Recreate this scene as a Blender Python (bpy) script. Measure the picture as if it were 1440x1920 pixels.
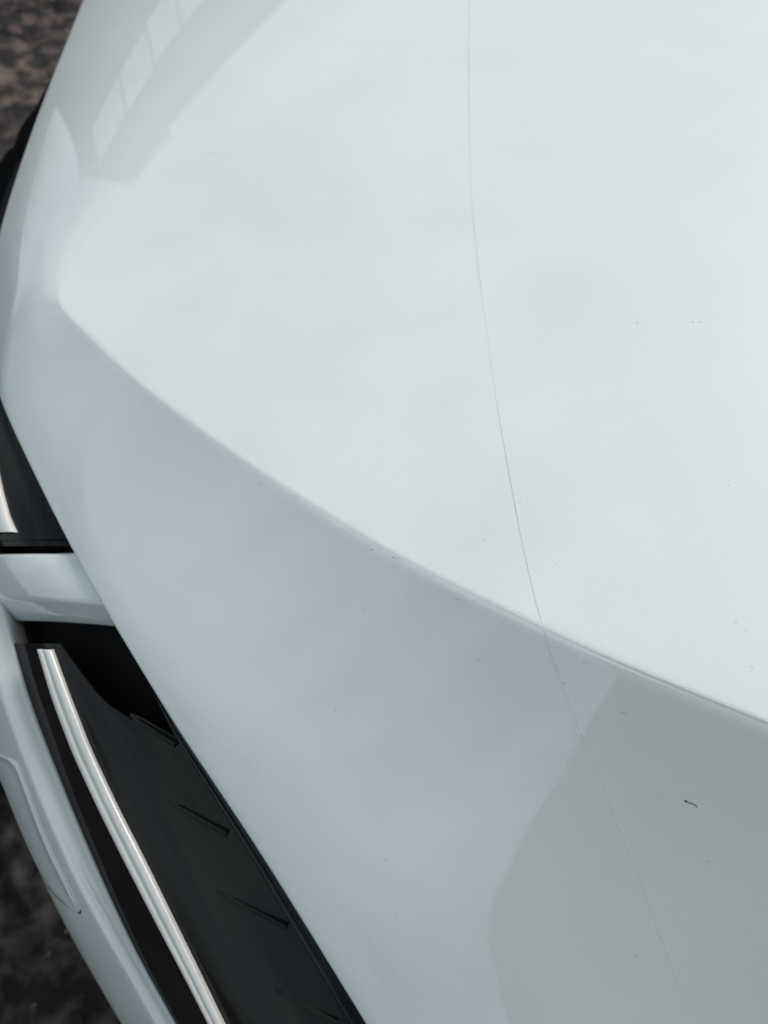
import bpy, bmesh, math, random
import numpy as np
from mathutils import Vector

# ------------------------------------------------------------------ scene, camera, sky, sun, exposure
scene = bpy.context.scene
for o in list(bpy.data.objects):
    bpy.data.objects.remove(o)
COL = scene.collection
random.seed(4)
RNG = np.random.default_rng(7)

PITCH = math.radians(61.0)          # camera looks down onto the bonnet
CAM_Z = 1.48
FPX = 1478.0                        # focal length in photograph pixels (1440 x 1920)

cam = bpy.data.cameras.new('camera')
cam_o = bpy.data.objects.new('camera', cam)
COL.objects.link(cam_o)
cam_o.location = (0, 0, CAM_Z)
cam_o.rotation_euler = (math.pi / 2 - PITCH, 0, 0)
cam.sensor_fit = 'VERTICAL'
cam.sensor_height = 36.0
cam.sensor_width = 27.0
cam.lens = 36.0 * FPX / 1920.0
cam.clip_start = 0.02
cam.clip_end = 500
cam.dof.use_dof = True
cam.dof.focus_distance = 0.66
cam.dof.aperture_fstop = 4.4
scene.camera = cam_o
scene.render.resolution_x = 768
scene.render.resolution_y = 1024

SUN_EL = math.radians(36)
SUN_AZ = math.radians(59)           # compass direction of the sun, from +Y towards +X
world = bpy.data.worlds.new('World')
scene.world = world
world.use_nodes = True
nt = world.node_tree
nt.nodes.clear()
w_out = nt.nodes.new('ShaderNodeOutputWorld')
w_bg = nt.nodes.new('ShaderNodeBackground')
w_sky = nt.nodes.new('ShaderNodeTexSky')
w_sky.sky_type = 'NISHITA'
w_sky.sun_disc = False
w_sky.sun_elevation = SUN_EL
w_sky.sun_rotation = SUN_AZ
w_sky.air_density = 1.0
w_sky.dust_density = 4.0
w_sky.ozone_density = 1.0
# a broken, thin cloud cover over the blue
w_tc = nt.nodes.new('ShaderNodeTexCoord')
w_map = nt.nodes.new('ShaderNodeMapping')
w_map.inputs['Scale'].default_value = (1.0, 1.0, 1.6)
w_noise = nt.nodes.new('ShaderNodeTexNoise')
w_noise.inputs['Scale'].default_value = 2.6
w_noise.inputs['Detail'].default_value = 6.0
w_noise.inputs['Roughness'].default_value = 0.55
w_ramp = nt.nodes.new('ShaderNodeValToRGB')
w_ramp.color_ramp.elements[0].position = 0.40
w_ramp.color_ramp.elements[0].color = (0.30, 0.30, 0.30, 1)
w_ramp.color_ramp.elements[1].position = 0.60
w_ramp.color_ramp.elements[1].color = (0.92, 0.92, 0.92, 1)
w_mix = nt.nodes.new('ShaderNodeMix')
w_mix.data_type = 'RGBA'
w_mix.inputs[7].default_value = (6.6, 7.95, 8.1, 1)     # cloud radiance in the sky texture's own units
nt.links.new(w_tc.outputs['Generated'], w_map.inputs['Vector'])
nt.links.new(w_map.outputs['Vector'], w_noise.inputs['Vector'])
nt.links.new(w_noise.outputs['Fac'], w_ramp.inputs['Fac'])
nt.links.new(w_ramp.outputs['Color'], w_mix.inputs[0])
nt.links.new(w_sky.outputs['Color'], w_mix.inputs[6])
nt.links.new(w_mix.outputs[2], w_bg.inputs['Color'])
nt.links.new(w_bg.outputs['Background'], w_out.inputs['Surface'])
w_bg.inputs['Strength'].default_value = 0.052

sun = bpy.data.lights.new('sun', 'SUN')
sun.energy = 1.5
sun.angle = math.radians(24)
sun.color = (1.0, 0.98, 0.95)
sun_o = bpy.data.objects.new('sun', sun)
COL.objects.link(sun_o)
sd = Vector((math.sin(SUN_AZ) * math.cos(SUN_EL), math.cos(SUN_AZ) * math.cos(SUN_EL), math.sin(SUN_EL)))
sun_o.rotation_euler = (-sd).to_track_quat('-Z', 'Y').to_euler()

scene.view_settings.view_transform = 'Standard'
scene.view_settings.look = 'None'
scene.view_settings.exposure = 0.82
scene.view_settings.gamma = 1.0
scene.view_settings.use_curve_mapping = False

# ------------------------------------------------------------------ geometry maths (# GEOMETRY BEGIN)
CF = np.array([0, math.cos(PITCH), -math.sin(PITCH)])
CU = np.array([0, math.sin(PITCH), math.cos(PITCH)])
CR = np.array([1.0, 0, 0])
CC = np.array([0, 0, CAM_Z])

def ray(px, py):
    return CF + CR * (px - 720) / FPX + CU * (960 - py) / FPX

def project(p):
    q = np.asarray(p) - CC
    w = q @ CF
    return 720 + FPX * (q @ CR) / w, 960 - FPX * (q @ CU) / w

def at_z(px, py, z):
    d = ray(px, py)
    return CC + d * ((z - CAM_Z) / d[2])

def ztop(x, y):
    """the flat upper sheet of the bonnet: falls gently forward (-x), slightly domed"""
    return 0.88 + 0.07 * x - 0.05 * (y - 0.55) ** 2 - 0.05 * x * x

def on_top(px, py, drop=0.0):
    d = ray(px, py)
    t = 0.7
    for _ in range(60):
        p = CC + d * t
        t += (p[2] - (ztop(p[0], p[1]) - drop)) * 0.8
    return CC + d * t

def dense(nodes, n, sigma):
    """resample a list of rows to n rows, smoothed along the list"""
    a = np.asarray(nodes, float)
    if a.ndim == 1:
        a = a[:, None]
    x = np.linspace(0, len(a) - 1, n)
    out = np.stack([np.interp(x, np.arange(len(a)), a[:, k]) for k in range(a.shape[1])], 1)
    m = int(sigma * 3) + 1
    m = min(m, n - 1)
    lo = 2 * out[0] - out[1:m + 1][::-1]
    hi = 2 * out[-1] - out[-m - 1:-1][::-1]
    pad = np.concatenate([lo, out, hi])
    k = np.exp(-0.5 * (np.arange(-m, m + 1) / sigma) ** 2)
    k /= k.sum()
    return np.stack([np.convolve(pad[:, c], k, 'valid') for c in range(out.shape[1])], 1)

# bonnet: lip and ridge (crease, then soft shoulder round the nose), near side to far side
#            lip x,y        ridge x,y      drop    crease share
BON = [
    (1030, 2470,  2180, 1660, 0.245, 1.0),
    (860, 2195,   1800, 1500, 0.205, 1.0),
    (690, 1920,   1440, 1357, 0.167, 1.0),
    (560, 1708,   1150, 1240, 0.136, 1.0),
    (485, 1588,   1000, 1170, 0.120, 1.0),
    (405, 1468,    850, 1098, 0.105, 1.0),
    (335, 1365,    700, 1020, 0.092, 1.0),
    (265, 1250,    560, 933, 0.079, 1.0),
    (212, 1162,    455, 862, 0.070, 1.0),
    (163, 1075,    365, 798, 0.063, 1.0),
    (115, 985,     280, 733, 0.058, 0.95),
    (65, 885,      215, 678, 0.054, 0.85),
    (27, 805,      160, 624, 0.052, 0.95),
    (0, 745,       116, 582, 0.051, 0.75),
    (-18, 675,     106, 560, 0.051, 0.30),
    (-23, 600,     122, 520, 0.052, 0.04),
    (-15, 510,     155, 480, 0.048, 0.0),
    (0, 430,       195, 415, 0.046, 0.0),
    (35, 318,      245, 340, 0.045, 0.0),
    (77, 200,      300, 255, 0.045, 0.0),
    (122, 88,      370, 165, 0.045, 0.0),
    (157, 0,       450, 75, 0.045, 0.0),
    (190, -85,     540, -10, 0.045, 0.0),
]
NS = 420
bon = dense(BON, NS, 8.0)
LIP = np.array([on_top(b[0], b[1], b[4]) for b in bon])
RID = np.array([on_top(b[2], b[3]) for b in bon])
TOPN = [(0.95, 0.02)] * 1 + [(0.98, 0.10), (1.0, 0.2), (1.02, 0.35), (1.03, 0.5), (1.03, 0.65),
        (1.03, 0.8), (1.02, 0.95), (1.0, 1.1), (0.95, 1.22), (0.85, 1.32), (0.6, 1.4), (0.35, 1.44)]
TOP = dense(TOPN, NS, 11.0)
T_FRONT = np.concatenate([np.linspace(0, 0.06, 13), np.linspace(0.075, 1, 46)])
T_BACK = (np.linspace(0, 1, 60)[1:]) ** 1.8
EPS = 0.010

def softplus(t):
    return EPS * np.logaddexp(0.0, t / EPS)

def bonnet_point(i, t):
    """t in 0..1 from ridge to lip, negative: back over the top sheet (fraction of the way to TOP)"""
    b = bon[i]
    R, L = RID[i, :2], LIP[i, :2]
    if t >= 0:
        p = R + (L - R) * t
        tt = t
    else:
        p = R + (TOP[i] - R) * (-t)
        tt = -np.linalg.norm(p - R) / np.linalg.norm(L - R)
    k = b[5]
    tp = max(tt, 0.0)
    g = k * (1.16 * softplus(tt) - 0.26 * tp * tp + 0.10 * tp ** 7) + (1 - k) * tp ** 2.0
    return np.array([p[0], p[1], ztop(p[0], p[1]) - b[4] * g])

ts = np.concatenate([-T_BACK[::-1], T_FRONT])
BG = np.array([[bonnet_point(i, t) for t in ts] for i in range(NS)])     # NS x NT x 3

def grid_normals(G):
    a = np.gradient(G, axis=0)
    b = np.gradient(G, axis=1)
    n = np.cross(a, b)
    n /= np.linalg.norm(n, axis=2, keepdims=True) + 1e-12
    if n[..., 2].mean() < 0:
        n = -n
    return n

BN = grid_normals(BG)

def make_hit(G, N):
    X, Y = project(G)
    def hit(px, py, lift=0.0):
        d = (X - px) ** 2 + (Y - py) ** 2
        i, j = np.unravel_index(np.argmin(d), d.shape)
        i0 = min(max(i, 1), G.shape[0] - 2)
        j0 = min(max(j, 1), G.shape[1] - 2)
        J = np.array([[(X[i0 + 1, j0] - X[i0 - 1, j0]) / 2, (X[i0, j0 + 1] - X[i0, j0 - 1]) / 2],
                      [(Y[i0 + 1, j0] - Y[i0 - 1, j0]) / 2, (Y[i0, j0 + 1] - Y[i0, j0 - 1]) / 2]])
        e = np.array([px - X[i0, j0], py - Y[i0, j0]])
        st = np.linalg.lstsq(J, e, rcond=None)[0]
        st = np.clip(st, -1.5, 1.5)
        p = G[i0, j0] + st[0] * (G[i0 + 1, j0] - G[i0 - 1, j0]) / 2 + st[1] * (G[i0, j0 + 1] - G[i0, j0 - 1]) / 2
        return p + N[i0, j0] * lift, N[i0, j0]
    return hit

hit_bonnet = make_hit(BG, BN)
# ------------------------------------------------------------------ # GEOMETRY END

# ------------------------------------------------------------------ helpers
def tag(o, label=None, cat=None, group=None, kind=None):
    if label: o['label'] = label
    if cat: o['category'] = cat
    if group: o['group'] = group
    if kind: o['kind'] = kind
    return o

def empty(name, loc=(0, 0, 0)):
    o = bpy.data.objects.new(name, None)
    o.location = loc
    COL.objects.link(o)
    return o

def mesh_obj(name, verts, faces, m=None, parent=None, smooth=True):
    me = bpy.data.meshes.new(name)
    me.from_pydata([tuple(map(float, v)) for v in verts], [], [tuple(map(int, f)) for f in faces])
    me.update()
    if smooth:
        me.polygons.foreach_set('use_smooth', [True] * len(me.polygons))
    o = bpy.data.objects.new(name, me)
    COL.objects.link(o)
    if m: me.materials.append(m)
    if parent: o.parent = parent
    return o

def grid_faces(ni, nj, closed_j=False, flip=False, base=0):
    i, j = np.meshgrid(np.arange(ni - 1), np.arange(nj if closed_j else nj - 1), indexing='ij')
    i, j = i.ravel(), j.ravel()
    j2 = (j + 1) % nj
    f = np.stack([i * nj + j, (i + 1) * nj + j, (i + 1) * nj + j2, i * nj + j2], 1) + base
    return f[:, ::-1] if flip else f

def up_faces(G, closed_j=False):
    """faces of a grid, wound so that the mean normal looks up"""
    N = np.cross(np.gradient(G, axis=0), np.gradient(G, axis=1))
    return grid_faces(G.shape[0], G.shape[1], closed_j, flip=N[..., 2].sum() < 0)

def box(name, c, size, m, parent=None, rz=0.0, bevel=0.0):
    bm = bmesh.new()
    bmesh.ops.create_cube(bm, size=1.0)
    for v in bm.verts:
        v.co = Vector((v.co.x * size[0], v.co.y * size[1], v.co.z * size[2]))
    if bevel:
        bmesh.ops.bevel(bm, geom=bm.edges[:], offset=bevel, segments=2, affect='EDGES', profile=0.5)
    cs, sn = math.cos(rz), math.sin(rz)
    for v in bm.verts:
        x, y = v.co.x, v.co.y
        v.co = Vector((x * cs - y * sn + c[0], x * sn + y * cs + c[1], v.co.z + c[2]))
    me = bpy.data.meshes.new(name)
    bm.to_mesh(me); bm.free()
    me.materials.append(m)
    o = bpy.data.objects.new(name, me)
    COL.objects.link(o)
    if parent: o.parent = parent
    return o

def mat(name, base, rough=0.5, metal=0.0, coat=0.0, coat_rough=0.03, coat_ior=1.5, spec=0.5):
    m = bpy.data.materials.new(name)
    m.use_nodes = True
    b = m.node_tree.nodes['Principled BSDF']
    b.inputs['Base Color'].default_value = (*base, 1)
    b.inputs['Roughness'].default_value = rough
    b.inputs['Metallic'].default_value = metal
    b.inputs['Coat Weight'].default_value = coat
    b.inputs['Coat Roughness'].default_value = coat_rough
    b.inputs['Coat IOR'].default_value = coat_ior
    b.inputs['Specular IOR Level'].default_value = spec
    return m

def add_noise_color(m, c0, c1, scale, detail=4.0, lo=0.35, hi=0.65, rough=None, bump=0.0, bump_scale=None):
    t = m.node_tree
    b = t.nodes['Principled BSDF']
    tc = t.nodes.new('ShaderNodeTexCoord')
    n = t.nodes.new('ShaderNodeTexNoise')
    n.inputs['Scale'].default_value = scale
    n.inputs['Detail'].default_value = detail
    r = t.nodes.new('ShaderNodeValToRGB')
    r.color_ramp.elements[0].position = lo
    r.color_ramp.elements[0].color = (*c0, 1)
    r.color_ramp.elements[1].position = hi
    r.color_ramp.elements[1].color = (*c1, 1)
    t.links.new(tc.outputs['Object'], n.inputs['Vector'])
    t.links.new(n.outputs['Fac'], r.inputs['Fac'])
    t.links.new(r.outputs['Color'], b.inputs['Base Color'])
    if bump:
        n2 = t.nodes.new('ShaderNodeTexNoise')
        n2.inputs['Scale'].default_value = bump_scale or scale * 4
        n2.inputs['Detail'].default_value = 4
        bp = t.nodes.new('ShaderNodeBump')
        bp.inputs['Strength'].default_value = bump
        bp.inputs['Distance'].default_value = 0.004
        t.links.new(tc.outputs['Object'], n2.inputs['Vector'])
        t.links.new(n2.outputs['Fac'], bp.inputs['Height'])
        t.links.new(bp.outputs['Normal'], b.inputs['Normal'])
    return m

# ------------------------------------------------------------------ materials
def paint_material():
    m = mat('white_car_paint', (0.80, 0.83, 0.835), rough=0.55, coat=1.0, coat_rough=0.012, coat_ior=2.1, spec=0.2)
    t = m.node_tree
    b = t.nodes['Principled BSDF']
    tc = t.nodes.new('ShaderNodeTexCoord')
    # faint film of road dust, uneven over the panel
    n = t.nodes.new('ShaderNodeTexNoise'); n.inputs['Scale'].default_value = 7.0; n.inputs['Detail'].default_value = 8.0
    r = t.nodes.new('ShaderNodeValToRGB')
    r.color_ramp.elements[0].position = 0.3; r.color_ramp.elements[0].color = (0.705, 0.735, 0.745, 1)
    r.color_ramp.elements[1].position = 0.7; r.color_ramp.elements[1].color = (0.74, 0.765, 0.775, 1)
    t.links.new(tc.outputs['Object'], n.inputs['Vector'])
    t.links.new(n.outputs['Fac'], r.inputs['Fac'])
    # sparse grit: tiny darker grains stuck to the lacquer
    v = t.nodes.new('ShaderNodeTexVoronoi'); v.inputs['Scale'].default_value = 95.0
    lt = t.nodes.new('ShaderNodeMath'); lt.operation = 'LESS_THAN'; lt.inputs[1].default_value = 0.030
    n3 = t.nodes.new('ShaderNodeTexNoise'); n3.inputs['Scale'].default_value = 31.0
    gt = t.nodes.new('ShaderNodeMath'); gt.operation = 'GREATER_THAN'; gt.inputs[1].default_value = 0.62
    mu = t.nodes.new('ShaderNodeMath'); mu.operation = 'MULTIPLY'
    mu2 = t.nodes.new('ShaderNodeMath'); mu2.operation = 'MULTIPLY'; mu2.inputs[1].default_value = 0.4
    mx = t.nodes.new('ShaderNodeMix'); mx.data_type = 'RGBA'
    mx.inputs[7].default_value = (0.30, 0.29, 0.26, 1)
    t.links.new(tc.outputs['Object'], v.inputs['Vector'])
    t.links.new(tc.outputs['Object'], n3.inputs['Vector'])
    t.links.new(v.outputs['Distance'], lt.inputs[0])
    t.links.new(n3.outputs['Fac'], gt.inputs[0])
    t.links.new(lt.outputs[0], mu.inputs[0]); t.links.new(gt.outputs[0], mu.inputs[1])
    t.links.new(mu.outputs[0], mu2.inputs[0])
    t.links.new(mu2.outputs[0], mx.inputs[0])
    # fine dust
    nf = t.nodes.new('ShaderNodeTexNoise'); nf.inputs['Scale'].default_value = 620.0; nf.inputs['Detail'].default_value = 3.0
    mr = t.nodes.new('ShaderNodeMapRange')
    mr.inputs['From Min'].default_value = 0.25; mr.inputs['From Max'].default_value = 0.75
    mr.inputs['To Min'].default_value = 0.955; mr.inputs['To Max'].default_value = 1.03
    mf = t.nodes.new('ShaderNodeVectorMath'); mf.operation = 'SCALE'
    t.links.new(tc.outputs['Object'], nf.inputs['Vector'])
    t.links.new(nf.outputs['Fac'], mr.inputs['Value'])
    t.links.new(r.outputs['Color'], mf.inputs[0]); t.links.new(mr.outputs['Result'], mf.inputs['Scale'])
    t.links.new(mf.outputs['Vector'], mx.inputs[6])
    t.links.new(mx.outputs[2], b.inputs['Base Color'])
    # orange peel of the lacquer
    n2 = t.nodes.new('ShaderNodeTexNoise'); n2.inputs['Scale'].default_value = 90.0; n2.inputs['Detail'].default_value = 2.0
    bp = t.nodes.new('ShaderNodeBump'); bp.inputs['Strength'].default_value = 0.010; bp.inputs['Distance'].default_value = 0.001
    t.links.new(tc.outputs['Object'], n2.inputs['Vector'])
    t.links.new(n2.outputs['Fac'], bp.inputs['Height'])
    t.links.new(bp.outputs['Normal'], b.inputs['Coat Normal'])
    return m

PAINT = paint_material()
BLACK_GLOSS = mat('gloss_black_plastic', (0.012, 0.012, 0.014), rough=0.06, spec=0.25)
add_noise_color(BLACK_GLOSS, (0.008, 0.008, 0.010), (0.015, 0.013, 0.012), 9.0)
BLACK_MATTE = mat('matte_black_plastic', (0.006, 0.006, 0.007), rough=0.8, spec=0.15)
SEAL = mat('black_rubber_seal', (0.006, 0.008, 0.012), rough=0.3, spec=0.5)
CHROME = mat('satin_chrome', (0.85, 0.81, 0.79), rough=0.38, metal=0.2)
add_noise_color(CHROME, (0.92, 0.875, 0.85), (0.96, 0.915, 0.89), 40.0)
SCRATCH = mat('scratch_in_paint', (0.55, 0.555, 0.49), rough=0.6, spec=0.2)
SCRATCH_PALE = mat('pale_scratch', (0.84, 0.85, 0.84), rough=0.6, spec=0.3)
GRIT = mat('dark_grit', (0.14, 0.14, 0.135), rough=0.8, spec=0.2)
FLAT_BLACK = mat('flat_black', (0.003, 0.003, 0.004), rough=0.8, spec=0.05)

# ------------------------------------------------------------------ ground
def value_noise(x, y, scale, seed):
    r = np.random.default_rng(seed)
    tab = r.random((256, 256))
    u, v = x * scale, y * scale
    i, j = np.floor(u).astype(int), np.floor(v).astype(int)
    a, b = u - i, v - j
    a, b = a * a * (3 - 2 * a), b * b * (3 - 2 * b)
    g = lambda p, q: tab[p % 256, q % 256]
    return (g(i, j) * (1 - a) + g(i + 1, j) * a) * (1 - b) + (g(i, j + 1) * (1 - a) + g(i + 1, j + 1) * a) * b

def ground_height(x, y):
    h = 0.020 * (value_noise(x, y, 2.3, 1) - 0.5)
    n = value_noise(x, y, 9, 2)
    h += 0.016 * (n - 0.5)
    h -= 0.022 * np.clip(0.10 - np.abs(value_noise(x, y, 5.5, 3) - 0.5), 0, 1) / 0.10     # broken seams
    h += 0.010 * (value_noise(x, y, 26, 4) - 0.5) + 0.006 * (value_noise(x, y, 60, 5) - 0.5)
    return h - 0.008

def make_ground():
    far = np.array([3, 5, 8, 14, 30, 70.0])
    gx = np.concatenate([-1.9 - far[::-1], np.linspace(-1.9, 0.4, 165), 0.4 + far])
    gy = np.concatenate([-0.6 - far[::-1], np.linspace(-0.6, 3.6, 290), 3.6 + far])
    X, Y = np.meshgrid(gx, gy, indexing='ij')
    Z = ground_height(X, Y)
    inner = (X > -1.95) & (X < 0.45) & (Y > -0.65) & (Y < 3.65)
    Z = np.where(inner, Z, -0.008)
    G = np.stack([X, Y, Z], 2)
    m = mat('broken_asphalt', (0.05, 0.045, 0.042), rough=0.9, spec=0.2)
    t = m.node_tree; b = t.nodes['Principled BSDF']
    tc = t.nodes.new('ShaderNodeTexCoord')
    n1 = t.nodes.new('ShaderNodeTexNoise'); n1.inputs['Scale'].default_value = 3.6; n1.inputs['Detail'].default_value = 5
    r1 = t.nodes.new('ShaderNodeValToRGB')
    r1.color_ramp.elements[0].position = 0.40; r1.color_ramp.elements[0].color = (0.065, 0.058, 0.058, 1)
    r1.color_ramp.elements[1].position = 0.60; r1.color_ramp.elements[1].color = (0.105, 0.093, 0.088, 1)
    n2 = t.nodes.new('ShaderNodeTexNoise'); n2.inputs['Scale'].default_value = 22.0; n2.inputs['Detail'].default_value = 6
    r2 = t.nodes.new('ShaderNodeValToRGB')
    r2.color_ramp.elements[0].position = 0.42; r2.color_ramp.elements[0].color = (0.30, 0.30, 0.31, 1)
    r2.color_ramp.elements[1].position = 0.70; r2.color_ramp.elements[1].color = (1.6, 1.32, 1.2, 1)
    mx = t.nodes.new('ShaderNodeMix'); mx.data_type = 'RGBA'; mx.blend_type = 'MULTIPLY'; mx.inputs[0].default_value = 1.0
    for n in (n1, n2): t.links.new(tc.outputs['Object'], n.inputs['Vector'])
    t.links.new(n1.outputs['Fac'], r1.inputs['Fac']); t.links.new(n2.outputs['Fac'], r2.inputs['Fac'])
    t.links.new(r1.outputs['Color'], mx.inputs[6]); t.links.new(r2.outputs['Color'], mx.inputs[7])
    t.links.new(mx.outputs[2], b.inputs['Base Color'])
    o = mesh_obj('ground', G.reshape(-1, 3), up_faces(G), m)
    tag(o, 'dark broken asphalt and earth under the car', None, None, 'structure')
    return o

make_ground()

def make_gravel():
    V, F = [], []
    mats = [mat('stone_chip_brown', (0.26, 0.185, 0.16), 0.9, spec=0.2), mat('stone_chip_grey', (0.13, 0.12, 0.12), 0.9, spec=0.2),
            mat('stone_chip_dark', (0.03, 0.028, 0.03), 0.9, spec=0.2)]
    mi = []
    ico = bmesh.new(); bmesh.ops.create_icosphere(ico, subdivisions=1, radius=1.0)
    iv = np.array([v.co[:] for v in ico.verts]); iff = [[v.index for v in f.verts] for f in ico.faces]
    ico.free()
    for k in range(1000):
        x = RNG.uniform(-1.8, 0.0); y = RNG.uniform(-0.5, 3.4)
        s = 0.003 + 0.012 * RNG.random() ** 3
        q = iv * (s * RNG.uniform(0.7, 1.3, 3) * np.array([1, 1, 0.55])) * (1 + 0.25 * RNG.standard_normal((len(iv), 1)) * 0.6)
        a = RNG.uniform(0, 6.28); c, sn = math.cos(a), math.sin(a)
        q = np.stack([q[:, 0] * c - q[:, 1] * sn, q[:, 0] * sn + q[:, 1] * c, q[:, 2]], 1)
        z = float(ground_height(np.array([x]), np.array([y]))[0])
        b = len(V)
        V.extend(q + np.array([x, y, z + s * 0.2]))
        F.extend([[p + b for p in f] for f in iff])
        mi.extend([int(RNG.choice(3, p=[0.3, 0.3, 0.4]))] * len(iff))
    o = mesh_obj('gravel', V, F, None, None, smooth=False)
    for m in mats: o.data.materials.append(m)
    o.data.polygons.foreach_set('material_index', mi)
    tag(o, 'loose stone chips lying on the broken asphalt', 'gravel', None, 'stuff')

make_gravel()

# ------------------------------------------------------------------ unseen buildings placed for the lacquer to mirror
def wall_material(name, c0, c1, scale):
    m = mat(name, c0, 0.85, spec=0.2)
    return add_noise_color(m, c0, c1, scale, bump=0.4)

def house(name, origin, ang, length, depth, eave, roof_h, m_wall, m_roof, label, xs, rows):
    """origin: the ground corner; the long facade runs from it along ang; the body lies on its left"""
    root = empty(name, (origin[0], origin[1], 0))
    root.rotation_euler.z = ang
    tag(root, label, 'house')
    def bx(nm, x0, x1, y0, y1, z0, z1, m, parent):
        o = box(nm, ((x0 + x1) / 2, (y0 + y1) / 2, (z0 + z1) / 2), (x1 - x0, y1 - y0, z1 - z0), m, parent)
        return o
    bx('plinth', -0.04, length - 0.24, -0.04, depth + 0.04, -0.1, 0.45, M_PLINTH, root)
    # facade outline: its far end is curved and waved to shape the mirrored dark edge
    ol = [(0, 0.45), (length - 0.28, 0.45)]
    for k in range(15):
        u_ = k / 14
        ol.append((length - 0.28 + 0.29 * (0.5 - 0.5 * math.cos(math.pi * u_)) + 0.012 * math.sin(k * 1.9), 1.60 + 1.0 * u_))
    for k in range(8):
        ol.append((length + 0.01 + 0.05 * k / 7 + 0.012 * math.sin(k * 2.3), 2.75 + 0.22 * k))
    ol += [(length + 0.06, eave), (0, eave)]
    nO = len(ol)
    vv = [(x, 0, z) for x, z in ol] + [(x, depth, z) for x, z in ol]
    ff = [list(range(nO)), list(range(2 * nO - 1, nO - 1, -1))] + [[k, k + nO, (k + 1) % nO + nO, (k + 1) % nO] for k in range(nO)]
    mesh_obj('wall', vv, ff, m_wall, root, smooth=False)
    ov = 0.28
    v = [(-ov, -ov, eave), (length + ov, -ov, eave), (length + ov, depth + ov, eave), (-ov, depth + ov, eave),
         (-ov, depth / 2, eave + roof_h), (length + ov, depth / 2, eave + roof_h),
         (-ov, -ov, eave + 0.12), (length + ov, -ov, eave + 0.12), (length + ov, depth + ov, eave + 0.12), (-ov, depth + ov, eave + 0.12)]
    f = [(3, 2, 1, 0), (0, 1, 7, 6), (1, 2, 8, 7), (2, 3, 9, 8), (3, 0, 6, 9), (6, 7, 5, 4), (8, 9, 4, 5), (7, 8, 5), (9, 6, 4)]
    rf = mesh_obj('roof', v, f, m_roof, root, smooth=False)
    bx('chimney', length * 0.3, length * 0.3 + 0.5, depth * 0.5 - 0.25, depth * 0.5 + 0.25, eave + roof_h * 0.6, eave + roof_h + 0.7, M_PLINTH, rf)
    for r_ in range(rows):
        for x in xs:
            z = 1.5 + r_ * 2.7
            if z + 1.4 > eave: continue
            w = bx('window', x - 0.55, x + 0.55, -0.035, 0.02, z, z + 1.3, M_FRAME, root)
            for sx in (-1, 1):
                bx('pane', x + sx * 0.26 - 0.225, x + sx * 0.26 + 0.225, -0.045, -0.037, z + 0.07, z + 1.23, M_GLASS, w)
            bx('sill', x - 0.62, x + 0.62, -0.12, -0.038, z - 0.06, z - 0.01, M_FRAME, w)
    return root

M_PLINTH = wall_material('grey_plinth', (0.13, 0.13, 0.13), (0.18, 0.18, 0.175), 3.0)
M_FRAME = mat('white_window_frame', (0.7, 0.7, 0.7), 0.5)
M_GLASS = mat('window_glass', (0.02, 0.025, 0.03), 0.05)
M_WALL_A = wall_material('grey_render', (0.085, 0.09, 0.085), (0.115, 0.115, 0.11), 1.5)
M_WALL_B = wall_material('dark_cladding', (0.055, 0.05, 0.046), (0.08, 0.072, 0.066), 2.0)
M_ROOF_A = wall_material('dark_roof', (0.05, 0.05, 0.052), (0.08, 0.078, 0.075), 4.0)
M_ROOF_B = wall_material('red_brown_roof', (0.09, 0.06, 0.05), (0.13, 0.09, 0.08), 4.0)

# added unseen house, mirrored where the person at the camera would be; faces +y
house('standin_house', (9.2, -2.35), math.pi, 9.86, 7.0, 5.2, 2.0, M_WALL_A, M_ROOF_A,
      'added grey house whose reflection stands in for a person over the bonnet', (1.2, 3.2, 5.2), 2)
# across the yard, ahead of the car: a dark barn, its long side runs away from the car, its end slants
M_WALL_C = wall_material('pale_render', (0.27, 0.265, 0.25), (0.42, 0.41, 0.39), 5.0)
def barn(origin, ang, depth):
    root = empty('barn', (origin[0], origin[1], 0))
    root.rotation_euler.z = ang
    tag(root, 'dark boarded barn with a slanting end mirrored in the nose of the bonnet', 'barn')
    def slab(nm, ol, y0, y1, m):
        n = len(ol)
        v = [(x, y0, z) for x, z in ol] + [(x + (1.9 if x < 0.5 else 0), y1, z) for x, z in ol]
        f = [list(range(n)), list(range(2 * n - 1, n - 1, -1))] + [[k, k + n, (k + 1) % n + n, (k + 1) % n] for k in range(n)]
        return mesh_obj(nm, v, f, m, root, smooth=False)
    slab('wall', [(-1.7, -0.1), (11, -0.1), (11, 5.2), (-0.1, 5.2), (-1.7, 2.55)], 0, depth, M_WALL_B)
    slab('roof', [(11.2, 5.203), (11.2, 5.30), (1.12, 5.30), (1.12, 5.42), (-0.12, 5.42), (-1.85, 2.58), (-1.75, 2.52), (-0.1, 5.203)], -0.1, depth + 0.1, M_ROOF_B)
    for k in range(11):
        box('wall_panel', (-0.75 + k * 1.0, -0.02, 2.80 - 0.05 * k + 0.04 * (k % 2)), (0.93, 0.05, 0.95), M_WALL_C, root)
    return root
barn((-4.0, 8.1), math.atan2(0.967, 0.254), 1.5)

# ------------------------------------------------------------------ the car
car = empty('car', (-0.1, 0.5, 0))
tag(car, 'white car with glossy creased bonnet and black split grille', 'car')

def part(name, V, F, m, parent=None, smooth=True):
    """mesh given in world coordinates, parented to the car (or one of its parts)"""
    V = np.asarray(V, float) - np.array(car.location)
    return mesh_obj(name, V, F, m, parent or car, smooth)

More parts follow.
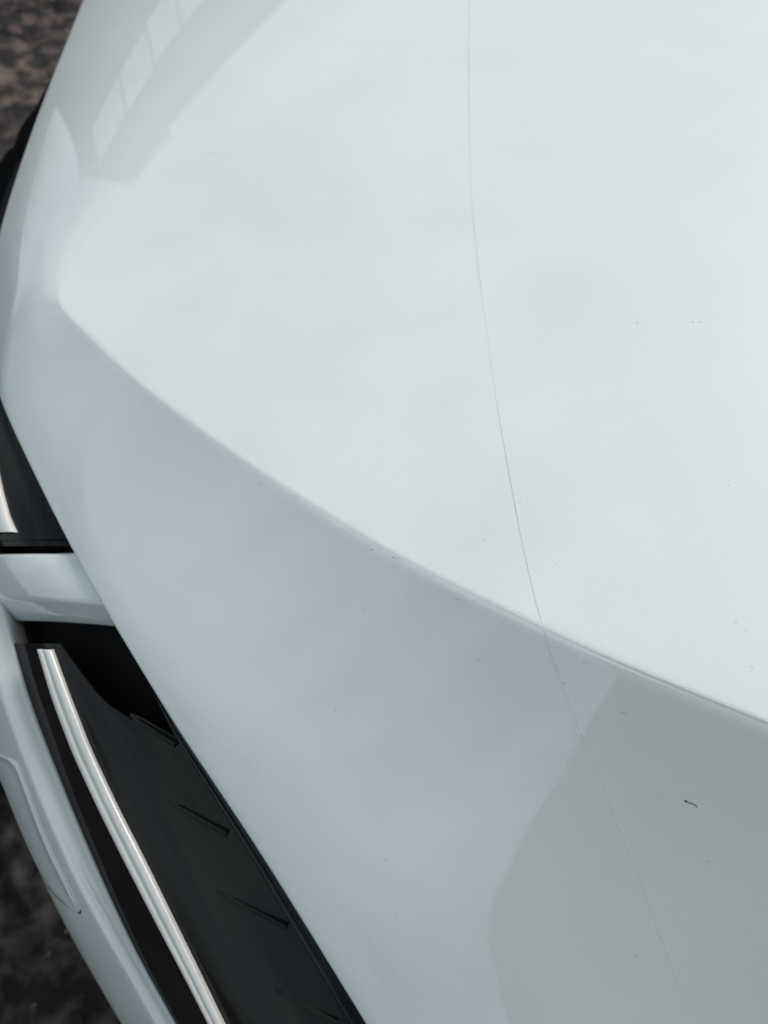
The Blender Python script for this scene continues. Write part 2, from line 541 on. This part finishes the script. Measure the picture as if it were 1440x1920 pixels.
# --- bonnet sheet with a turned-under hem along the lip
out_dir = LIP[:, :2] - RID[:, :2]
out_dir /= np.linalg.norm(out_dir, axis=1, keepdims=True)
tan = np.gradient(LIP[:, :2], axis=0)
nrm = np.stack([-tan[:, 1], tan[:, 0]], 1)
nrm /= np.linalg.norm(nrm, axis=1, keepdims=True)
nrm *= np.sign((nrm * out_dir).sum(1))[:, None]
hem = []
slope = BG[:, -1] - BG[:, -2]
slope_h = np.linalg.norm(slope[:, :2], axis=1)
phi0 = np.arctan2(-slope[:, 2], slope_h)
HR = 0.0035
for a in np.linspace(0, 1, 9)[1:]:
    phi = phi0 + (math.pi * 0.95 - phi0) * a
    dx = HR * (np.sin(phi) - np.sin(phi0)); dz = HR * (np.cos(phi) - np.cos(phi0))
    hem.append(np.column_stack([LIP[:, :2] + nrm * dx[:, None], BG[:, -1, 2] + dz]))
inner = hem[-1].copy(); inner[:, :2] -= nrm * 0.03; inner[:, 2] += 0.004
hem.append(inner)
BONNET = np.concatenate([BG] + [h[:, None, :] for h in hem], axis=1)
bonnet = part('bonnet', BONNET.reshape(-1, 3), up_faces(BG)[:0] if False else grid_faces(NS, BONNET.shape[1], flip=np.cross(np.gradient(BG, axis=0), np.gradient(BG, axis=1))[..., 2].sum() < 0), PAINT)
bonnet['label'] = 'glossy white bonnet with a sharp diagonal crease'

e0 = BG[0, ::3].copy()
e1 = BG[0, -1].copy()
row0 = np.vstack([e0, e1[None]])
din = BG[0] - BG[6]; din = din.mean(0); din[2] = 0; din /= np.linalg.norm(din)
fend = []
for dd, dz in ((-0.004, -0.02), (0.004, -0.006), (0.008, -0.002), (0.03, -0.004), (0.06, -0.016), (0.085, -0.045), (0.10, -0.10), (0.105, -0.20), (0.10, -0.32)):
    fend.append(row0 + din * dd + np.array([0, 0, dz]))
FE = np.stack(fend, 1)
fe = part('fender', FE.reshape(-1, 3), up_faces(FE), PAINT)

def ribbon(pts, widths, lift, hit):
    """a hair-thin raised strip following pixels of the photograph on a surface"""
    P, Nn = zip(*[hit(x, y, lift) for x, y in pts])
    P, Nn = np.array(P), np.array(Nn)
    if len(P) > 40:
        P, Nn = dense(P, len(P), 2.0), dense(Nn, len(P), 2.0)
    t = np.gradient(P, axis=0); t /= np.linalg.norm(t, axis=1, keepdims=True)
    s = np.cross(Nn, t); s /= np.linalg.norm(s, axis=1, keepdims=True)
    w = np.asarray(widths)[:, None]
    return np.stack([P - s * w / 2 - Nn * lift * 0.25, P - s * w / 4, P + s * w / 4, P + s * w / 2 - Nn * lift * 0.25], 1)

SCR = [(880, -40), (879, 120), (880, 250), (884, 370), (893, 470), (905, 560), (918, 660), (932, 760), (948, 850), (966, 950),
       (986, 1050), (1015, 1170), (1050, 1270), (1090, 1370), (1132, 1470), (1175, 1580), (1215, 1680), (1253, 1790), (1275, 1850)]
scr = dense(SCR, 300, 5.0)
wv = 0.00020 * (0.65 + 0.45 * np.clip(np.sin(np.arange(300) * 0.11) + np.sin(np.arange(300) * 0.043 + 1), -1, 1))
G = ribbon(scr[:222], wv[:222], 0.0004, hit_bonnet)
scratch = part('scratch', G.reshape(-1, 3), up_faces(G), SCRATCH, bonnet)
scratch['label'] = 'long thin curved scratch across the bonnet'
G = ribbon(scr[224:], wv[224:] * 0.8, 0.00022, hit_bonnet)
scratch2 = part('scratch', G.reshape(-1, 3), up_faces(G), SCRATCH_PALE, bonnet)
scratch2['label'] = 'faint pale end of the scratch below the crease'

# dark dashes in the scratch, grit and a fibre lying on the lacquer: too small to pick apart
V, F = [], []
def add_ribbon(pts, w):
    g = ribbon(pts, [w] * len(pts), 0.00032, hit_bonnet)
    b = len(V); n = g.shape[0]
    V.extend(g.reshape(-1, 3)); F.extend((up_faces(g) + b).tolist())
def add_grain(px, py, a, b_, rot):
    p, n = hit_bonnet(px, py, 0.0001)
    s = 0.00047
    ring = []
    for k in range(7):
        an = k * 2 * math.pi / 7
        rr = 1 + 0.3 * RNG.standard_normal() * 0.5
        ex, ey = a * math.cos(an) * rr, b_ * math.sin(an) * rr
        q, _ = hit_bonnet(px + ex * math.cos(rot) - ey * math.sin(rot), py + ex * math.sin(rot) + ey * math.cos(rot), 0.00002)
        ring.append(q)
    b = len(V); V.extend(ring); V.append(p + n * 0.0003)
    for k in range(7): F.append([b + k, b + (k + 1) % 7, b + 7])
for y0, y1 in ((940, 972), (1052, 1066), (1246, 1256)):
    yy = np.linspace(y0, y1, 7)
    add_ribbon(list(zip(np.interp(yy, scr[:, 1], scr[:, 0]), yy)), 0.0002)
add_ribbon([(1284, 1500), (1290, 1504), (1297, 1506), (1303, 1509), (1307, 1513)], 0.0008)
add_grain(1286, 1502, 3.0, 2.4, 0)
for (x, y, a, b_, r_) in [(1195, 605, 2.4, 1.8, 0), (1299, 604, 5, 0.9, 0), (1311, 604, 4, 0.8, 0.1), (395, 288, 2.4, 2.0, 0), (490, 908, 2.4, 1.1, 0.4),
        (551, 930, 2.6, 1.2, 0.5), (697, 1030, 3.4, 1.0, 0.5), (738, 1045, 4.2, 1.0, 0.3), (745, 1047, 2, 0.9, 0.3), (857, 1123, 2.6, 1.2, 0), (862, 1124, 1.4, 1.1, 0),
        (1058, 1281, 2.2, 1.5, 0), (1095, 1243, 3.4, 1.0, 0.5), (1167, 1336, 3.0, 1.2, 0.1), (1174, 1338, 2.6, 1.0, 0.2), (1192, 1792, 1.8, 1.6, 0),
        (725, 1612, 1.9, 1.5, 0), (745, 1713, 2.0, 1.2, 0.3), (629, 1331, 2.0, 1.4, 0), (681, 1140, 2.6, 1.2, 1.2), (640, 1105, 1.4, 1.2, 0),
        (1380, 1166, 1.6, 1.4, 0), (1397, 1181, 1.8, 1.2, 0), (1235, 1498, 1.6, 1.2, 0), (1208, 1370, 1.4, 1.4, 0), (975, 942, 1.7, 1.5, 0),
        (994, 956, 1.9, 1.0, 0), (907, 1012, 1.6, 1.4, 0), (1042, 1057, 1.8, 1.0, 0), (974, 1148, 1.5, 1.3, 0), (898, 1236, 2.2, 1.0, 0.2),
        (1150, 1521, 1.5, 1.2, 0), (1082, 1378, 2.0, 0.9, 0), (957, 1379, 1.4, 1.0, 0), (1329, 1615, 2.4, 1.3, 1.0), (1295, 1650, 3.0, 0.9, 2.6),
        (985, 1309, 1.6, 1.3, 0), (640, 1700, 1.5, 1.3, 0), (660, 1790, 1.5, 1.3, 0), (1365, 910, 3, 0.8, 0.2), (1410, 1250, 2.5, 1.2, 0.6)]:
    add_grain(x, y, a * 0.6, b_ * 0.6, r_)
grit = part('grit_specks', V, F, GRIT, bonnet, smooth=False)
grit['kind'] = 'stuff'

# --- the front below the lip: one carrier surface from under the lip to the bumper's upper edge
#   lip x,y     bumper edge x,y   depth of that edge below the lip
FAS = [
    (1030, 2470, 560, 2300, 0.085),
    (860, 2195,  400, 2040, 0.085),
    (668, 1885,  232, 1740, 0.085),
    (550, 1692,  160, 1575, 0.085),
    (440, 1520,  92, 1408, 0.085),
    (335, 1365,  50, 1300, 0.082),
    (268, 1255,  28, 1225, 0.080),
    (212, 1162,  5, 1150, 0.078),
    (163, 1075,  -22, 1080, 0.076),
    (127, 1008,  -42, 1015, 0.075),
    (65, 885,    -66, 890, 0.074),
    (0, 745,     -95, 750, 0.072),
    (-23, 600,   -100, 600, 0.070),
    (0, 430,     -70, 440, 0.068),
    (60, 245,    0, 270, 0.066),
]
NF = 300
fas = dense(FAS, NF, 8.0)

def lip_at(px, py):
    X, Y = project(LIP)
    i = int(np.argmin((X - px) ** 2 + (Y - py) ** 2))
    return LIP[i], nrm[i]

LZ = np.array([lip_at(f[0], f[1])[0] for f in fas])
LN = np.array([lip_at(f[0], f[1])[1] for f in fas])
LZ = dense(LZ, NF, 4.0); LN = dense(LN, NF, 4.0)
F0 = LZ.copy(); F0[:, :2] -= LN * 0.03; F0[:, 2] -= 0.014
F1 = np.array([at_z(fas[i, 2], fas[i, 3], LZ[i, 2] - fas[i, 4]) for i in range(NF)])
VV = np.linspace(0, 1, 60)

def carrier(v0=0.0, v1=1.0, nv=60, lift=0.0, bulge=0.017):
    v = np.linspace(v0, v1, nv)[None, :, None]
    g = F0[:, None, :] * (1 - v) + F1[:, None, :] * v
    n = np.cross(np.gradient(g, axis=0), np.gradient(g, axis=1))
    n /= np.linalg.norm(n, axis=2, keepdims=True)
    if n[..., 2].mean() < 0: n = -n
    g = g + n * (bulge * np.sin(np.pi * np.clip(v, 0, 1)) + lift)
    return g, n

CAR, CARN = carrier()
hit_car = make_hit(CAR, CARN)

def fas_index(lx, ly):
    return int(np.argmin((fas[:, 0] - lx) ** 2 + (fas[:, 1] - ly) ** 2))

def patch_grid(poly_rows, lift, hit):
    """grid of surface points from rows of pixels"""
    return np.array([[hit(x, y, lift)[0] for x, y in row] for row in poly_rows])

# matte black backing behind everything; bare by the bar, standing in for dark reflections
PK, PN = carrier(-0.4, 1.02, 30, lift=-0.035)
part('grille_backing', PK.reshape(-1, 3), up_faces(PK), BLACK_MATTE)

def lin_rows(a, b, n, m_):
    """rows between two pixel polylines a and b"""
    A, B = dense(a, n, 3.0), dense(b, n, 3.0)
    w = np.linspace(0, 1, m_)[None, :, None]
    return A[:, None, :] * (1 - w) + B[:, None, :] * w

def solid_from_grid(G, N, thick):
    """closed slab: grid on top, the same grid pushed in below"""
    ni, nj = G.shape[:2]
    V = np.concatenate([G.reshape(-1, 3), (G - N * thick).reshape(-1, 3)])
    top = up_faces(G)
    F = top.tolist() + (top[:, ::-1] + ni * nj).tolist()
    loop = [i * nj for i in range(ni)] + [(ni - 1) * nj + j for j in range(1, nj)] + [i * nj + nj - 1 for i in range(ni - 2, -1, -1)] + [j for j in range(nj - 2, 0, -1)]
    for a, b in zip(loop, loop[1:] + loop[:1]):
        F.append([a, b, b + ni * nj, a + ni * nj])
    return V, F

def surface_part(name, rows, lift, thick, m, parent=None, hit=None, smooth=True, end_drop=0.0):
    hit = hit or hit_car
    G = np.array([[hit(x, y, lift)[0] for x, y in r_] for r_ in rows])
    N = np.array([[hit(x, y, lift)[1] for x, y in r_] for r_ in rows])
    if end_drop:
        u_ = np.linspace(0, 1, len(rows))
        G = G - N * (end_drop * np.clip((u_ - 0.90) / 0.10, 0, 1) ** 2)[:, None, None]
    V, F = solid_from_grid(G, N, thick)
    o = part(name, V, F, m, parent, smooth)
    if smooth:
        md = o.modifiers.new('edge_split', 'EDGE_SPLIT'); md.split_angle = math.radians(50)
    return o

# --- near grille panel: cut back at the centre bar to bare the black backing
def grille(rows, i_from, i_to):
    pass

inner_px = [(560, 2300), (400, 2040), (317, 1920), (280, 1832), (215, 1700), (150, 1550), (95, 1415), (50, 1300), (32, 1235), (27, 1206)]
lipin_px = [(1075, 2470), (905, 2195), (730, 1920), (645, 1790), (560, 1650), (470, 1500), (390, 1385), (300, 1378), (195, 1320), (112, 1207)]
rows = lin_rows(lipin_px, inner_px, 120, 40)
panel = surface_part('grille_panel', rows, 0.0, 0.002, BLACK_GLOSS)
panel['label'] = 'glossy black grille panel with a chrome strip on the near half'

strip_l = [(x_ + 9, y_) for x_, y_ in [(600, 2300), (480, 2080), (395, 1920), (345, 1822), (290, 1718), (235, 1612), (185, 1512), (139, 1412), (100, 1310), (72, 1216)]]
strip_r = [(640, 2300), (512, 2080), (423, 1920), (376, 1822), (322, 1712), (272, 1610), (222, 1512), (172, 1405), (130, 1297), (101, 1217)]
def chrome_strip(l, r_, parent, name='chrome_strip'):
    A, B = dense(l, 160, 3.0), dense(r_, 160, 3.0)
    prof = [(0.0, 0.0), (0.02, 0.0075), (0.07, 0.0086), (0.40, 0.0074), (0.45, 0.0062), (0.50, 0.0070), (0.80, 0.0060), (0.92, 0.0050), (0.98, 0.0030), (1.0, -0.002)]
    G = np.array([[hit_car(*(A[i] * (1 - w) + B[i] * w), 0.0005)[0] for w, h in prof] for i in range(160)])
    N = np.array([[hit_car(*(A[i] * (1 - w) + B[i] * w), 0.0)[1] for w, h in prof] for i in range(160)])
    T = G + N * np.array([h for w, h in prof])[None, :, None]
    V, F = solid_from_grid(T, N, 0.001)
    return part(name, V, F, CHROME, parent)
st = chrome_strip(strip_l, strip_r, panel)
st['label'] = 'satin chrome strip with a fine groove along its middle'

RIBS = [((243, 1340), (332, 1395)), ((313, 1498), (428, 1562)), ((402, 1667), (540, 1737)), ((512, 1852), (634, 1914)), ((650, 2060), (790, 2130))]
def rib(a, b):
    a, b = np.array(a, float), np.array(b, float)
    d = (b - a); L = np.linalg.norm(d); d /= L
    n = np.array([-d[1], d[0]])
    U = np.linspace(0, 1, 24)
    prof = [(k_, -0.0006 + 0.0046 * (0.5 + 0.5 * math.cos(math.pi * k_)) ** 0.8) for k_ in np.linspace(-1, 1, 13)]
    Gp, Np = [], []
    for u_ in U:
        w = 8.5 * min(1.0, 0.25 + 3.0 * u_ ** 0.7) * (0.8 + 0.3 * u_)
        row, rn = [], []
        for k, h in prof:
            q = a + d * L * u_ + n * w * k
            p_, nn = hit_car(q[0], q[1], 0.0004)
            row.append(p_ + nn * (h + 0.0009) * min(1.0, 0.1 + 4 * u_) - nn * 0.0009); rn.append(nn)
        Gp.append(row); Np.append(rn)
    Gp = np.array(Gp)
    return part('rib', Gp.reshape(-1, 3), up_faces(Gp), BLACK_GLOSS, panel)
for a, b in RIBS: rib(a, b)

# --- rubber seal that shows as a thin line between lip and panel
sl = dense([(1030, 2470), (860, 2195), (690, 1920), (640, 1838), (560, 1708), (485, 1588), (405, 1468), (335, 1365), (300, 1305)], 140, 4.0)
off = np.interp(np.arange(140), [0, 40, 70, 110, 139], [36, 30, 26, 18, 10])
tn = np.gradient(sl, axis=0); tn /= np.linalg.norm(tn, axis=1, keepdims=True)
pn = np.stack([-tn[:, 1], tn[:, 0]], 1)
pn *= np.where(pn[:, :1] > 0, -1, 1)
zls = dense([lip_at(*q)[0][2] for q in sl], 140, 8.0)[:, 0]
G = []
for i in range(140):
    row = []
    zl = zls[i]
    for k, dz in ((-0.9, -0.016), (0.25, -0.014), (0.5, -0.0165), (0.62, -0.0135), (0.85, -0.0145), (0.97, -0.017), (1.0, -0.04)):
        q = sl[i] + pn[i] * off[i] * k
        row.append(at_z(q[0], q[1], zl + dz))
    G.append(row)
G = np.array(G)
seal = part('bonnet_seal', G.reshape(-1, 3), up_faces(G), SEAL)

# --- centre bar between the two grille halves (two facets)
bt = [(175, 1034), (120, 1037), (60, 1037), (0, 1037), (-70, 1040)]
bm_ = [(245, 1136), (190, 1131), (110, 1126), (30, 1124), (-60, 1122)]
bb = [(262, 1184), (215, 1177), (140, 1171), (70, 1167), (0, 1166)]
A, M_, B = dense(bt, 50, 3.0), dense(bm_, 50, 3.0), dense(bb, 50, 3.0)
prof = [('a', 0.0, -0.020), ('a', 0.015, 0.006), ('a', 0.05, 0.0115), ('a', 0.12, 0.013), ('a', 0.5, 0.014), ('a', 0.9, 0.0135), ('b', 0.0, 0.0125), ('b', 0.1, 0.0105), ('b', 0.5, 0.004), ('b', 0.9, -0.003), ('b', 0.98, -0.006), ('b', 1.0, -0.03)]
G = []
for i in range(50):
    row = []
    for z_, w, h in prof:
        q = A[i] * (1 - w) + M_[i] * w if z_ == 'a' else M_[i] * (1 - w) + B[i] * w
        row.append(hit_car(q[0], q[1], h - 0.009 * i / 49)[0])
    G.append(row)
G = np.array(G)
# pull every raised point back onto its own sight pixel's place across the bar
bar = part('centre_bar', G.reshape(-1, 3), up_faces(G), PAINT)
bar['label'] = 'white bar dividing the grille in two'

# --- far grille half: panel, strip and a frame line
rows = lin_rows([(150, 1024), (110, 935), (60, 800), (20, 690), (10, 600), (40, 430)], [(-40, 1024), (-66, 890), (-95, 750), (-102, 650), (-100, 560), (-70, 440)], 70, 24)
fpanel = surface_part('grille_panel', rows, 0.0, 0.006, BLACK_GLOSS)
fpanel['label'] = 'glossy black grille panel mostly hidden beyond the nose'
chrome_strip([(-12, 1002), (-24, 960), (-30, 900), (-45, 820), (-60, 740), (-70, 640)], [(34, 999), (20, 968), (7, 920), (-4, 868), (-18, 800), (-32, 700)], fpanel)
rows = lin_rows([(135, 1004), (60, 1003), (-20, 1006)], [(139, 1012), (60, 1012), (-22, 1016)], 30, 5)
surface_part('grille_frame', rows, 0.003, 0.004, BLACK_GLOSS)

# --- bumper: upper ledge, face, roll-under
BUM = [  # ledge inner, ledge outer, face bottom
    (560, 2300, 525, 2300, 470, 2300),
    (400, 2040, 365, 2040, 305, 2040),
    (317, 1920, 283, 1918, 226, 1920),
    (280, 1832, 243, 1838, 183, 1843),
    (215, 1700, 178, 1728, 125, 1745),
    (150, 1550, 110, 1588, 62, 1613),
    (95, 1415, 55, 1452, 15, 1495),
    (52, 1300, 12, 1335, -18, 1415),
    (24, 1195, -18, 1240, -55, 1320),
    (-2, 1100, -45, 1135, -90, 1190),
    (-28, 1000, -75, 1020, -122, 1060),
    (-60, 880, -105, 880, -155, 900),
    (-95, 740, -135, 740, -180, 750),
    (-105, 600, -140, 600, -180, 600),
    (-90, 480, -120, 470, -155, 460),
]
NB = 200
bum = dense(BUM, NB, 5.0)
BA = np.zeros((NB, 3)); BB = np.zeros((NB, 3)); BC = np.zeros((NB, 3))
for i in range(NB):
    p, n = hit_car(bum[i, 0], bum[i, 1], 0.0)
    BA[i] = p
    BB[i] = at_z(bum[i, 2], bum[i, 3], p[2] - 0.001)
    BC[i] = at_z(bum[i, 4], bum[i, 5], p[2] - 0.075)
BA, BB, BC = dense(BA, NB, 4.0), dense(BB, NB, 4.0), dense(BC, NB, 4.0)
cols = []
inw = BA - BB; inw[:, 2] = 0; inw /= np.linalg.norm(inw, axis=1, keepdims=True)
UP = np.array([0, 0, 1.0])
cols.append(BA + inw * 0.004 - UP * 0.035)
cols.append(BA + inw * 0.001 - UP * 0.004)
cols.append(BA - inw * 0.001 + UP * 0.000)
for w in (0.12, 0.3, 0.5, 0.7, 0.85):
    cols.append(BA * (1 - w) + BB * w + UP * 0.0025 * math.sin(math.pi * w))
cols.append(BA * 0.06 + BB * 0.94 + UP * 0.0004)
face = [(0.05, 0.0005), (0.15, 0.002), (0.35, 0.004), (0.55, 0.0045), (0.75, 0.003), (0.9, 0.001), (1.0, 0.0)]
for w, h in face:
    cols.append(BB * (1 - w) + BC * w - inw * h)
cols.append(BC + inw * 0.004 - UP * 0.012)
cols.append(BC + inw * 0.020 - UP * 0.040)
cols.append(BC + inw * 0.050 - UP * 0.110)
cols.append(BC + inw * 0.11 - UP * 0.20)
cols.append(BC + inw * 0.20 - UP * 0.26)
BUG = np.stack(cols, 1)
bumper = part('bumper', BUG.reshape(-1, 3), up_faces(BUG), PAINT)
bumper['label'] = 'white front bumper with a bright upper ledge'

wf = np.linspace(0.0, 1.12, 40)[None, :, None]
FG = BB[:, None, :] * (1 - wf) + BC[:, None, :] * wf - inw[:, None, :] * (0.0045 * np.sin(np.pi * np.clip(wf, 0, 1)))
FN = grid_normals(FG)
hit_face = make_hit(FG, FN)
# tow-eye cover let into the face
cov_in = [(-28, 1395), (0, 1413), (22, 1421), (36, 1434), (52, 1478), (75, 1542), (100, 1602), (126, 1655), (143, 1692), (148, 1709)]
cov_out = [(-45, 1412), (-28, 1432), (-6, 1450), (8, 1480), (24, 1522), (44, 1570), (66, 1618), (90, 1660), (118, 1690), (142, 1710)]
ci, co = dense(cov_in, 90, 1.6), dense(cov_out, 90, 2.0)
prof = [(0.0, -0.002), (0.035, 0.0014), (0.11, 0.0022), (0.17, 0.0010), (0.4, 0.0008), (0.7, 0.0008), (0.93, 0.0012), (0.98, 0.0008), (1.0, -0.002)]
G = np.array([[hit_face(*(ci[i] * (1 - w) + co[i] * w), h)[0] for w, h in prof] for i in range(90)])
cover = part('tow_eye_cover', G.reshape(-1, 3), up_faces(G), PAINT, bumper)
cover['label'] = 'thin tapering cover panel set in the bumper face'
# dark joint round the cover
def joint(px, w):
    P = [hit_face(x, y, 0.0003)[0] for x, y in px]; N = [hit_face(x, y, 0)[1] for x, y in px]
    P, N = np.array(P), np.array(N)
    t = np.gradient(P, axis=0); s = np.cross(N, t); s /= np.linalg.norm(s, axis=1, keepdims=True)
    return np.stack([P - s * w / 2, P + s * w / 2], 1)
tip = dense([(88, 1659), (104, 1680), (122, 1695), (138, 1707), (151, 1713), (151, 1706)], 40, 1.5)
g = joint(tip, 0.0012)
part('cover_joint', g.reshape(-1, 3), up_faces(g), SEAL, bumper)

# --- black stepped shape of unknown kind at the far corner, below the bonnet
tr = [(115, 110), (92, 160), (76, 200), (63, 216), (52, 238), (47, 262), (44, 272), (31, 283), (19, 304), (12, 332), (9, 345), (-6, 356), (-24, 395),
      (-32, 450), (-20, 560), (60, 560), (120, 420), (170, 260), (200, 120)]
tp = [at_z(x - float(np.interp(y, [110, 200, 300], [2, 14, 26])), y, 0.60) for x, y in tr]
bm = bmesh.new()
vs = [bm.verts.new(p - np.array(car.location)) for p in tp]
fc = bm.faces.new(vs)
r_ = bmesh.ops.extrude_face_region(bm, geom=[fc])
bmesh.ops.translate(bm, verts=[e for e in r_['geom'] if isinstance(e, bmesh.types.BMVert)], vec=(0, 0, -0.12))
bmesh.ops.recalc_face_normals(bm, faces=bm.faces)
bmesh.ops.bevel(bm, geom=[e for e in bm.edges if abs(e.verts[0].co.z - e.verts[1].co.z) < 1e-4], offset=0.006, segments=2, affect='EDGES')
me = bpy.data.meshes.new('stepped_black'); bm.to_mesh(me); bm.free(); me.materials.append(FLAT_BLACK)
o = bpy.data.objects.new('stepped_black', me); COL.objects.link(o); o.parent = car
o['label'] = 'black stepped shape under the far side of the bonnet'

# --- dark body under the bonnet that carries it all down to the road
idx = np.linspace(0, NS - 1, 60).astype(int)
ringp = np.concatenate([LIP[idx, :2] - nrm[idx] * 0.09, TOP[idx][::-1] * 0.98])
zt = np.array([ztop(x, y) for x, y in ringp]) - 0.0
zt[:60] = LIP[idx, 2] - 0.05
zt[60:] -= 0.05
V = [(p[0], p[1], z) for p, z in zip(ringp, zt)] + [(p[0], p[1], 0.14) for p in ringp]
n = len(ringp)
F = [[k, (k + 1) % n, (k + 1) % n + n, k + n] for k in range(n)] + [list(range(n, 2 * n))]
part('inner_body', V, F, BLACK_MATTE, smooth=False)
